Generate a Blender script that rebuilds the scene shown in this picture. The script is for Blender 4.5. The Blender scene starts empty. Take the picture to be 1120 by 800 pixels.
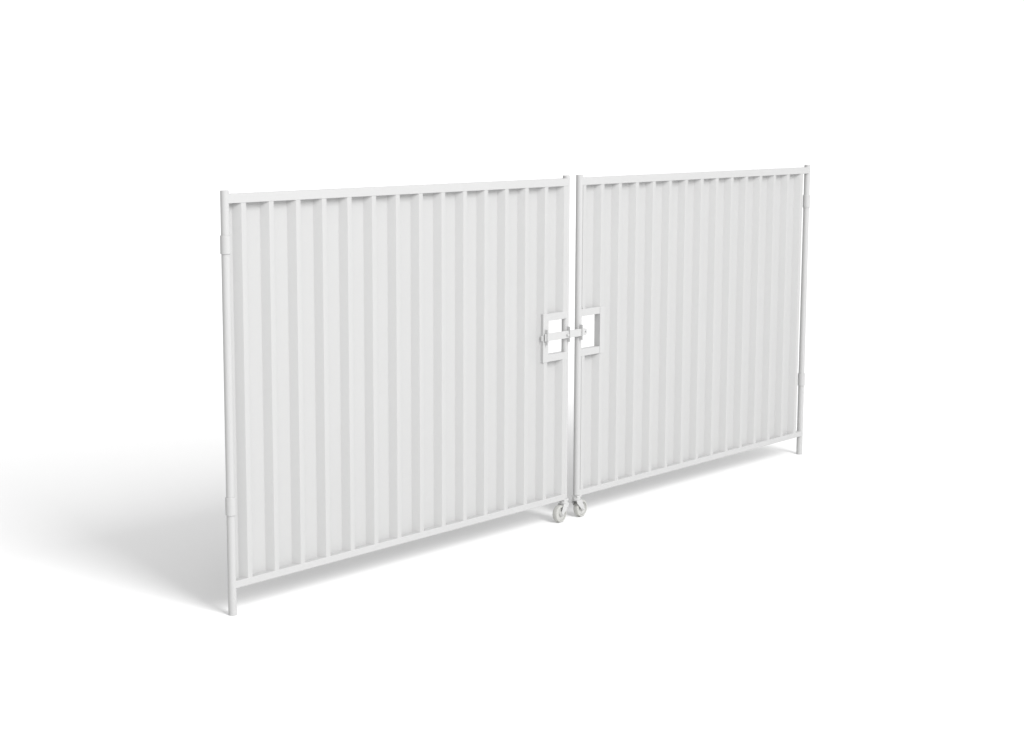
import bpy, bmesh, math
from mathutils import Vector, Matrix

scene = bpy.context.scene
col = scene.collection
PI = math.pi

# ------------------------------------------------------------------ materials
def paint(name, rgb, rough=0.4, spec=0.4, vary=0.03, bump=0.0):
    m = bpy.data.materials.new(name); m.use_nodes = True
    nt = m.node_tree; N = nt.nodes; L = nt.links
    b = N['Principled BSDF']
    tc = N.new('ShaderNodeTexCoord')
    nz = N.new('ShaderNodeTexNoise'); nz.inputs['Scale'].default_value = 3.0
    nz.inputs['Detail'].default_value = 6.0
    L.new(tc.outputs['Object'], nz.inputs['Vector'])
    mx = N.new('ShaderNodeMix'); mx.data_type = 'RGBA'
    lo = [c * (1 - vary) for c in rgb]; hi = [min(1, c * (1 + vary)) for c in rgb]
    mx.inputs[6].default_value = (*lo, 1); mx.inputs[7].default_value = (*hi, 1)
    L.new(nz.outputs['Fac'], mx.inputs[0]); L.new(mx.outputs[2], b.inputs['Base Color'])
    b.inputs['Specular IOR Level'].default_value = spec
    mr = N.new('ShaderNodeMapRange')
    mr.inputs[3].default_value = rough - 0.06; mr.inputs[4].default_value = rough + 0.06
    L.new(nz.outputs['Fac'], mr.inputs[0]); L.new(mr.outputs[0], b.inputs['Roughness'])
    if bump:
        n2 = N.new('ShaderNodeTexNoise'); n2.inputs['Scale'].default_value = 220.0
        L.new(tc.outputs['Object'], n2.inputs['Vector'])
        bp = N.new('ShaderNodeBump'); bp.inputs['Strength'].default_value = bump
        bp.inputs['Distance'].default_value = 0.001
        L.new(n2.outputs['Fac'], bp.inputs['Height']); L.new(bp.outputs[0], b.inputs['Normal'])
    return m

M_FRAME = paint('white_powder_coat', (0.478, 0.478, 0.477), 0.45, 0.12, 0.012, 0.05)
M_SHEET = paint('white_coated_steel_sheet', (0.464, 0.464, 0.4625), 0.42, 0.30, 0.012, 0.03)
M_FORK = paint('white_castor_metal', (0.50, 0.50, 0.498), 0.42, 0.2, 0.02)
M_TYRE = paint('off_white_polyamide', (0.46, 0.46, 0.44), 0.5, 0.3, 0.03)
M_HUB = paint('pale_hub_plastic', (0.49, 0.49, 0.475), 0.4, 0.35, 0.02)
M_LATCH = paint('white_latch_steel', (0.49, 0.49, 0.489), 0.42, 0.2, 0.02)
M_PAPER = paint('white_studio_paper', (0.83, 0.83, 0.83), 0.95, 0.0, 0.004)

# ------------------------------------------------------------------ mesh helpers
def mesh_obj(name, bm, mat, parent=None, smooth=True, bevel=0.0, angle=35):
    bmesh.ops.recalc_face_normals(bm, faces=bm.faces)
    me = bpy.data.meshes.new(name); bm.to_mesh(me); bm.free()
    me.materials.append(mat)
    if smooth:
        me.polygons.foreach_set('use_smooth', [True] * len(me.polygons))
        me.set_sharp_from_angle(angle=math.radians(angle))
    o = bpy.data.objects.new(name, me); col.objects.link(o)
    if parent: o.parent = parent
    if bevel:
        md = o.modifiers.new('edge', 'BEVEL'); md.width = bevel; md.segments = 3
        md.limit_method = 'ANGLE'; md.angle_limit = math.radians(40)
        md.harden_normals = True
    return o

def box(bm, x0, x1, y0, y1, z0, z1):
    vs = [bm.verts.new((x, y, z)) for x in (x0, x1) for y in (y0, y1) for z in (z0, z1)]
    for f in ((0,1,3,2),(4,6,7,5),(0,4,5,1),(2,3,7,6),(0,2,6,4),(1,5,7,3)):
        bm.faces.new([vs[i] for i in f])

def lathe(bm, prof, centre, axis='Z', n=48, closed=True):
    """prof: (radius, height) pairs; radius 0 ends are capped."""
    rings = []
    for r, h in prof:
        ring = []
        for k in range(n):
            a = 2 * PI * k / n
            c, s = r * math.cos(a), r * math.sin(a)
            p = {'Z': (c, s, h), 'Y': (c, h, s), 'X': (h, c, s)}[axis]
            ring.append(bm.verts.new(Vector(p) + Vector(centre)))
        rings.append(ring)
    for a, b in zip(rings, rings[1:]):
        for k in range(n):
            bm.faces.new((a[k], a[(k+1) % n], b[(k+1) % n], b[k]))
    if closed:
        bm.faces.new(rings[0]); bm.faces.new(rings[-1])
    else:
        a, b = rings[-1], rings[0]
        for k in range(n):
            bm.faces.new((a[k], a[(k+1) % n], b[(k+1) % n], b[k]))

def tube(bm, x, y, z0, z1, r, wall=0.003, e=0.0015):
    """upright round tube, hollow mouth with a recessed plug at both ends"""
    ri = r - wall
    lathe(bm, [(ri - .0005, z0 + .004), (ri, z0), (r - e, z0), (r, z0 + e), (r, z1 - e), (r - e, z1), (ri, z1), (ri - .0005, z1 - .004)],
          (x, y, 0))

def extrude_xz(bm, pts, y0, y1):
    a = [bm.verts.new((x, y0, z)) for x, z in pts]; b = [bm.verts.new((x, y1, z)) for x, z in pts]
    n = len(pts)
    bm.faces.new(a); bm.faces.new(b)
    for i in range(n): bm.faces.new((a[i], a[(i+1) % n], b[(i+1) % n], b[i]))

def fillet(pts, r, seg=4):
    out = [pts[0]]
    for i in range(1, len(pts) - 1):
        p = Vector(pts[i]); a = (Vector(pts[i-1]) - p).normalized(); b = (Vector(pts[i+1]) - p).normalized()
        ang = a.angle(b); t = r / math.tan(ang / 2)
        p0 = p + a * t; p1 = p + b * t
        cdir = (a + b).normalized(); c = p + cdir * (r / math.sin(ang / 2))
        v0 = p0 - c; v1 = p1 - c
        for k in range(seg + 1):
            v = v0.slerp(v1, k / seg) if v0.angle(v1) > 1e-5 else v0
            q = c + v.normalized() * r
            out.append((q.x, q.y))
    out.append(pts[-1])
    return out

# ------------------------------------------------------------------ dimensions
R_POST = 0.020
H = 2.0
LEAF = 2.600
PITCH = 0.1765
CREST, SLOPE, FALL = 0.030, 0.027, 0.007
Y_CREST, Y_PAN = -0.0178, 0.0190
TOP0, TOP1 = 1.941, 1.984
BOT0, BOT1 = 0.130, 0.165
WIN0, WIN1 = 0.954, 1.230          # outer height of the lock opening's frame

def leaf(name, label, x_hinge, x_lock, first_crest, sheet0, sheet1):
    left = x_hinge < x_lock
    s = 1 if left else -1           # direction from hinge post to lock post
    root = bpy.data.objects.new(name, None); col.objects.link(root)
    root.empty_display_size = 0.3
    root.location = (x_hinge, 0, 0)
    root['label'] = label; root['category'] = 'gate leaf'; root['group'] = 'two leaves of the white double gate'
    off = -x_hinge                  # children live in the leaf's own space
    X = lambda x: x + off

    # posts
    bm = bmesh.new(); tube(bm, 0, 0, 0, H, R_POST)
    hp = mesh_obj('hinge_post', bm, M_FRAME, root)
    for zc in (1.752, 0.525):
        bm = bmesh.new(); rc = 0.0245
        lathe(bm, [(R_POST - .001, zc - .043), (rc - .002, zc - .043), (rc, zc - .041), (rc, zc + .041), (rc - .002, zc + .043), (R_POST - .001, zc + .043)], (0, 0, 0))
        mesh_obj('collar', bm, M_FRAME, hp)
    bm = bmesh.new(); tube(bm, X(x_lock), 0, BOT0 + .004, H, R_POST)
    mesh_obj('lock_post', bm, M_FRAME, root)

    # rails butt into the posts (ends buried inside the tubes)
    xa, xb = sorted((0.0, X(x_lock)))
    bm = bmesh.new(); box(bm, xa + .004, xb - .004, -R_POST, R_POST, TOP0, TOP1)
    mesh_obj('top_rail', bm, M_FRAME, root, bevel=0.0025)
    bm = bmesh.new(); box(bm, xa + .004, xb - .004, -R_POST, R_POST, BOT0, BOT1)
    mesh_obj('bottom_rail', bm, M_FRAME, root, bevel=0.0025)

    # lock opening
    if left: wx0, wx1 = first_crest + 13 * PITCH - .012, x_lock - .0074
    else:    wx0, wx1 = x_lock + .0074, first_crest + PITCH + .040
    T = 0.042; TS = 0.050 if left else 0.042

    # corrugated sheet, profile in x-y
    pts = [(sheet0, Y_PAN)]
    k = 0
    while True:
        c = first_crest + k * PITCH
        if c > sheet1 - .012: break
        k += 1
        if c - SLOPE > sheet0 + .004: pts += [(c - SLOPE, Y_PAN), (c, Y_CREST)]
        else: pts = [(sheet0, Y_CREST)]
        if c + CREST + FALL < sheet1 - .004: pts += [(c + CREST, Y_CREST), (c + CREST + FALL, Y_PAN)]
        else:
            pts += [(min(c + CREST, sheet1), Y_CREST)]; break
    if pts[-1][1] == Y_PAN: pts.append((sheet1, Y_PAN))
    prof = fillet(pts, 0.0028)
    bm = bmesh.new()
    def strip(pr, z0, z1, t=.0006):
        """folded sheet of real gauge: the profile offset to both sides and closed"""
        side = []
        for i, (x, y) in enumerate(pr):
            p, n = pr[max(i - 1, 0)], pr[min(i + 1, len(pr) - 1)]
            q = Vector((n[0] - p[0], n[1] - p[1])).normalized()
            side.append((-q.y * t, q.x * t))
        loop = [(x + dx, y + dy) for (x, y), (dx, dy) in zip(pr, side)] + [(x - dx, y - dy) for (x, y), (dx, dy) in reversed(list(zip(pr, side)))]
        lo = [bm.verts.new((X(x), y, z0)) for x, y in loop]; hi = [bm.verts.new((X(x), y, z1)) for x, y in loop]
        n, m = len(loop), len(pr)
        for i in range(n): bm.faces.new((lo[i], lo[(i+1) % n], hi[(i+1) % n], hi[i]))
        for i in range(m - 1):
            for r_ in (lo, hi): bm.faces.new((r_[i], r_[i+1], r_[n-2-i], r_[n-1-i]))
    def clip(pr, x0, x1):
        out = []
        for (ax, ay), (bx, by) in zip(pr, pr[1:]):
            lo, hi = max(ax, x0), min(bx, x1)
            if hi - lo < 1e-7: continue
            f = lambda x: (x, ay + (by - ay) * (x - ax) / (bx - ax))
            if not out: out.append(f(lo))
            out.append(f(hi))
        return out
    z0, z1 = BOT1 - .002, TOP0 + .002
    if left:
        strip(clip(prof, sheet0, wx0 + .010), z0, z1); q = clip(prof, wx0 + .010, sheet1)
    else:
        strip(clip(prof, wx1 - .010, sheet1), z0, z1); q = clip(prof, sheet0, wx1 - .010)
    strip(q, z0, WIN0 + .006); strip(q, WIN1 - .006, z1)
    sh = mesh_obj('corrugated_sheet', bm, M_SHEET, root, angle=60)

    # frame of the lock opening: box tubes mitred into one welded piece
    bm = bmesh.new()
    yf, yb = -0.0215, 0.0215
    if left:
        box(bm, X(wx0), X(wx0 + TS), yf, yb, WIN0, WIN1)
        box(bm, X(wx0 + TS - .001), X(wx1), yf + .0028, yb - .0006, WIN1 - T, WIN1 - .0008)
        box(bm, X(wx0 + TS - .001), X(wx1), yf + .0028, yb - .0006, WIN0 + .0008, WIN0 + T)
    else:
        box(bm, X(wx1 - T), X(wx1), yf, yb, WIN0, WIN1)
        box(bm, X(wx0), X(wx1 - T + .001), yf + .0028, yb - .0006, WIN1 - T, WIN1 - .0008)
        box(bm, X(wx0), X(wx1 - T + .001), yf + .0028, yb - .0006, WIN0 + .0008, WIN0 + T)
    mesh_obj('lock_frame', bm, M_FRAME, root, bevel=0.002)

    zl = 1.098
    def guide(x, hh=.044, y1=-.016, y0=-.041, t=.004):
        """plate standing off the gate with a slot for the latch bar"""
        b = bmesh.new()
        box(b, X(x), X(x + t), y0, y1, zl + .022, zl + hh)
        box(b, X(x), X(x + t), y0, y1, zl - hh, zl - .022)
        box(b, X(x + .0003), X(x + t - .0003), y0 + .0003, y0 + .006, zl - .0225, zl + .0225)
        mesh_obj('latch_guide', b, M_LATCH, root, bevel=0.001)
    if left:
        guide(wx0 + .014); guide(x_lock - .008)
        # flat sliding bar, rounded lug with a padlock eye at its free end
        b = bmesh.new()
        box(b, X(wx0 + .004), X(2.742), -.0335, -.0255, zl - .0215, zl + .0215)
        bar = mesh_obj('latch_bar', b, M_LATCH, root, bevel=0.0015)
        b = bmesh.new()
        outer = []; n = 24
        cx, r, rh = 2.752, .0195, .006
        ring_o, ring_i = [], []
        for y in (-.0330, -.0260):
            ring_o.append([b.verts.new((X(cx + r * math.cos(2*PI*i/n)), y, zl + r * math.sin(2*PI*i/n))) for i in range(n)])
            ring_i.append([b.verts.new((X(cx + rh * math.cos(2*PI*i/n)), y, zl + rh * math.sin(2*PI*i/n))) for i in range(n)])
        for i in range(n):
            j = (i + 1) % n
            b.faces.new((ring_o[0][i], ring_o[0][j], ring_i[0][j], ring_i[0][i]))
            b.faces.new((ring_o[1][i], ring_o[1][j], ring_i[1][j], ring_i[1][i]))
            b.faces.new((ring_o[0][i], ring_o[0][j], ring_o[1][j], ring_o[1][i]))
            b.faces.new((ring_i[0][i], ring_i[0][j], ring_i[1][j], ring_i[1][i]))
        mesh_obj('padlock_eye', b, M_LATCH, bar)
        b = bmesh.new(); lathe(b, [(.007, -.044), (.008, -.042), (.008, -.032)], (X(x_lock - .024), 0, zl - .002), 'Y', 20)
        mesh_obj('latch_bolt', b, M_LATCH, bar)
        b = bmesh.new(); box(b, X(wx0 - .009), X(wx0 + .001), -.017, -.008, zl - .020, zl + .010)
        mesh_obj('end_stop', b, M_LATCH, root, bevel=0.001)
    else:
        guide(x_lock - .012)
        b = bmesh.new(); lathe(b, [(.0045, -.0235), (.005, -.022), (.005, -.012)], (X(x_lock + .016), 0, WIN1 + .006), 'Y', 16)
        mesh_obj('rivet', b, M_LATCH, root)

    # castor under the lock post: swivel fork, tyre, hub
    xp = X(x_lock); wc = xp - s * .038; zc = .0505; rw = .050; hw = .016
    b = bmesh.new()
    box(b, xp - .0215, xp + .0215, -.0215, .0215, BOT0 - .006, BOT0 + .0035)       # top plate
    lathe(b, [(.021, .104), (.024, .108), (.024, BOT0 - .0055)], (xp, 0, 0), 'Z', 32)   # swivel race
    for y0 in (-hw - .0065, hw + .003):
        y1 = y0 + .0035
        p = [(xp - .022, .106), (xp + .022, .106)]
        d = -s
        pts2 = [(xp - d*.024, .106), (xp - d*.020, .088), (wc - d*.012, zc - .004), (wc - d*.006, zc - .011), (wc + d*.006, zc - .011),
                (wc + d*.012, zc - .004), (xp + d*.030, .094), (xp + d*.026, .106)]
        extrude_xz(b, pts2, y0, y1)
    box(b, xp - .023, xp + .023, -hw - .0062, hw + .0062, .1005, .1065)         # fork crown
    cas = mesh_obj('castor', b, M_FORK, root, bevel=0.0012)
    b = bmesh.new()
    prof_t = [(rw - .012, -hw), (rw - .004, -hw), (rw - .001, -hw + .003), (rw, -hw + .007), (rw, hw - .007), (rw - .001, hw - .003), (rw - .004, hw), (rw - .012, hw)]
    lathe(b, prof_t, (wc, 0, zc), 'Y', 56, closed=False)
    mesh_obj('tyre', b, M_TYRE, cas)
    b = bmesh.new()
    lathe(b, [(.010, -hw - .001), (.014, -hw), (.016, -hw + .010), (.032, -hw + .010), (.0365, -hw + .002),
              (.0365, hw - .002), (.032, hw - .010), (.016, hw - .010), (.014, hw), (.010, hw + .001)], (wc, 0, zc), 'Y', 48)
    mesh_obj('hub', b, M_HUB, cas)
    b = bmesh.new()
    lathe(b, [(.005, -hw - .012), (.0075, -hw - .010), (.0075, -hw - .0062), (.004, -hw - .006), (.004, hw + .006), (.0075, hw + .0062), (.0075, hw + .010), (.005, hw + .012)], (wc, 0, zc), 'Y', 24)
    mesh_obj('axle', b, M_FORK, cas)
    return root

leaf('gate_leaf', 'left white corrugated steel gate leaf, with the latch bar crossing its square opening',
     0.0, 2.6007, 0.087, 0.004, 2.589)
leaf('gate_leaf', 'right white corrugated steel gate leaf, with only the latch tip inside its square opening',
     5.3256, 2.7264, 2.7395, 2.738, 5.286)

# ------------------------------------------------------------------ studio sweep: floor rolling up into a backdrop
yaw, pit = 0.8697, -0.1506
v = Vector((math.sin(yaw), math.cos(yaw), 0)); u = Vector((math.cos(yaw), -math.sin(yaw), 0))
c0 = Vector((2.66, 0, 0))
prof = [(-45, 0), (-20, 0), (-8, 0), (0, 0), (6, 0), (11, 0)]
r = 6.0
for k in range(1, 17):
    a = (PI / 2) * k / 16
    prof.append((11 + r * math.sin(a), r - r * math.cos(a)))
prof.append((17, 9.0))
bm = bmesh.new()
cols = []
for j in range(-9, 10):
    cols.append([bm.verts.new(c0 + v * d + u * (j * 5.0) + Vector((0, 0, z))) for d, z in prof])
for j, (a, b) in enumerate(zip(cols, cols[1:])):
    for i in range(len(prof) - 1):
        if i >= 5 and not 6 <= j <= 11: continue          # the paper roll is 30 m wide, the floor wider
        bm.faces.new((a[i], a[i+1], b[i+1], b[i]))
for vv in [q for q in bm.verts if not q.link_faces]: bm.verts.remove(vv)
bd = mesh_obj('backdrop', bm, M_PAPER, angle=80)
bd['kind'] = 'structure'
bd['label'] = 'seamless white studio floor sweeping up behind the gate'

# ------------------------------------------------------------------ light
w = bpy.data.worlds.new('World'); scene.world = w; w.use_nodes = True
nt = w.node_tree; N = nt.nodes; L = nt.links
bg = N['Background']; bg.inputs['Color'].default_value = (1, 1, 1, 1)
# dim studio: soft light from the ceiling and from the open front, darker towards the back
W_AMB, W_TOP, W_FRONT = 0.04, 1.06, 0.70
tc = N.new('ShaderNodeTexCoord'); sx = N.new('ShaderNodeSeparateXYZ')
L.new(tc.outputs['Generated'], sx.inputs[0])
def math_node(op, a, b):
    n = N.new('ShaderNodeMath'); n.operation = op
    for i, q in enumerate((a, b)):
        if isinstance(q, float): n.inputs[i].default_value = q
        else: L.new(q, n.inputs[i])
    return n.outputs[0]
top = math_node('MULTIPLY', math_node('MAXIMUM', sx.outputs[2], 0.0), W_TOP)
frt = math_node('MULTIPLY', math_node('MAXIMUM', math_node('MULTIPLY', sx.outputs[1], -1.0), 0.0), W_FRONT)
L.new(math_node('ADD', math_node('ADD', top, frt), W_AMB), bg.inputs['Strength'])

az, el, dist = math.radians(12.5), math.radians(36.5), 23.0
tgt = Vector((1.2, 0, 0.8))
d = Vector((-math.sin(az) * math.cos(el), -math.cos(az) * math.cos(el), math.sin(el)))
ld = bpy.data.lights.new('softbox', 'AREA'); ld.shape = 'RECTANGLE'
ld.size = 2 * dist * math.tan(math.radians(9.5)); ld.size_y = 2 * dist * math.tan(math.radians(15.0))
K = 0.86
ld.energy = K * PI * PI * dist * dist
lo = bpy.data.objects.new('softbox', ld); col.objects.link(lo)
lo.location = tgt + d * dist
lo.rotation_euler = (-d).to_track_quat('-Z', 'Y').to_euler()

# added fill lamp, out of view, lifting the backdrop to white
bl = bpy.data.lights.new('backdrop_fill', 'AREA'); bl.shape = 'RECTANGLE'; bl.size = 26.0; bl.size_y = 2.0
bl.energy = 480
bo = bpy.data.objects.new('backdrop_fill', bl); col.objects.link(bo)
bo.location = c0 + v * 6.5 + Vector((0, 0, 9.0))
bo.rotation_euler = (v * 0.85 + Vector((0, 0, -0.5))).to_track_quat('-Z', 'Y').to_euler()

# ------------------------------------------------------------------ camera
cd = bpy.data.cameras.new('camera'); cam = bpy.data.objects.new('camera', cd); col.objects.link(cam)
cd.sensor_fit = 'HORIZONTAL'; cd.sensor_width = 36.0
cd.lens = 1977.91 / 1120 * 36.0
cd.shift_x = (560 - 504.46) / 1120; cd.shift_y = 22.68 / 1120
cd.clip_start = 0.05; cd.clip_end = 500
cam.location = (-5.6496, -6.1859, 2.3554)
cam.rotation_euler = (PI / 2 + pit, 0, -yaw)
scene.camera = cam

scene.view_settings.view_transform = 'Standard'; scene.view_settings.look = 'None'
scene.view_settings.exposure = 0; scene.view_settings.gamma = 1
scene.cycles.max_bounces = 12; scene.cycles.diffuse_bounces = 8
scene.cycles.use_denoising = True
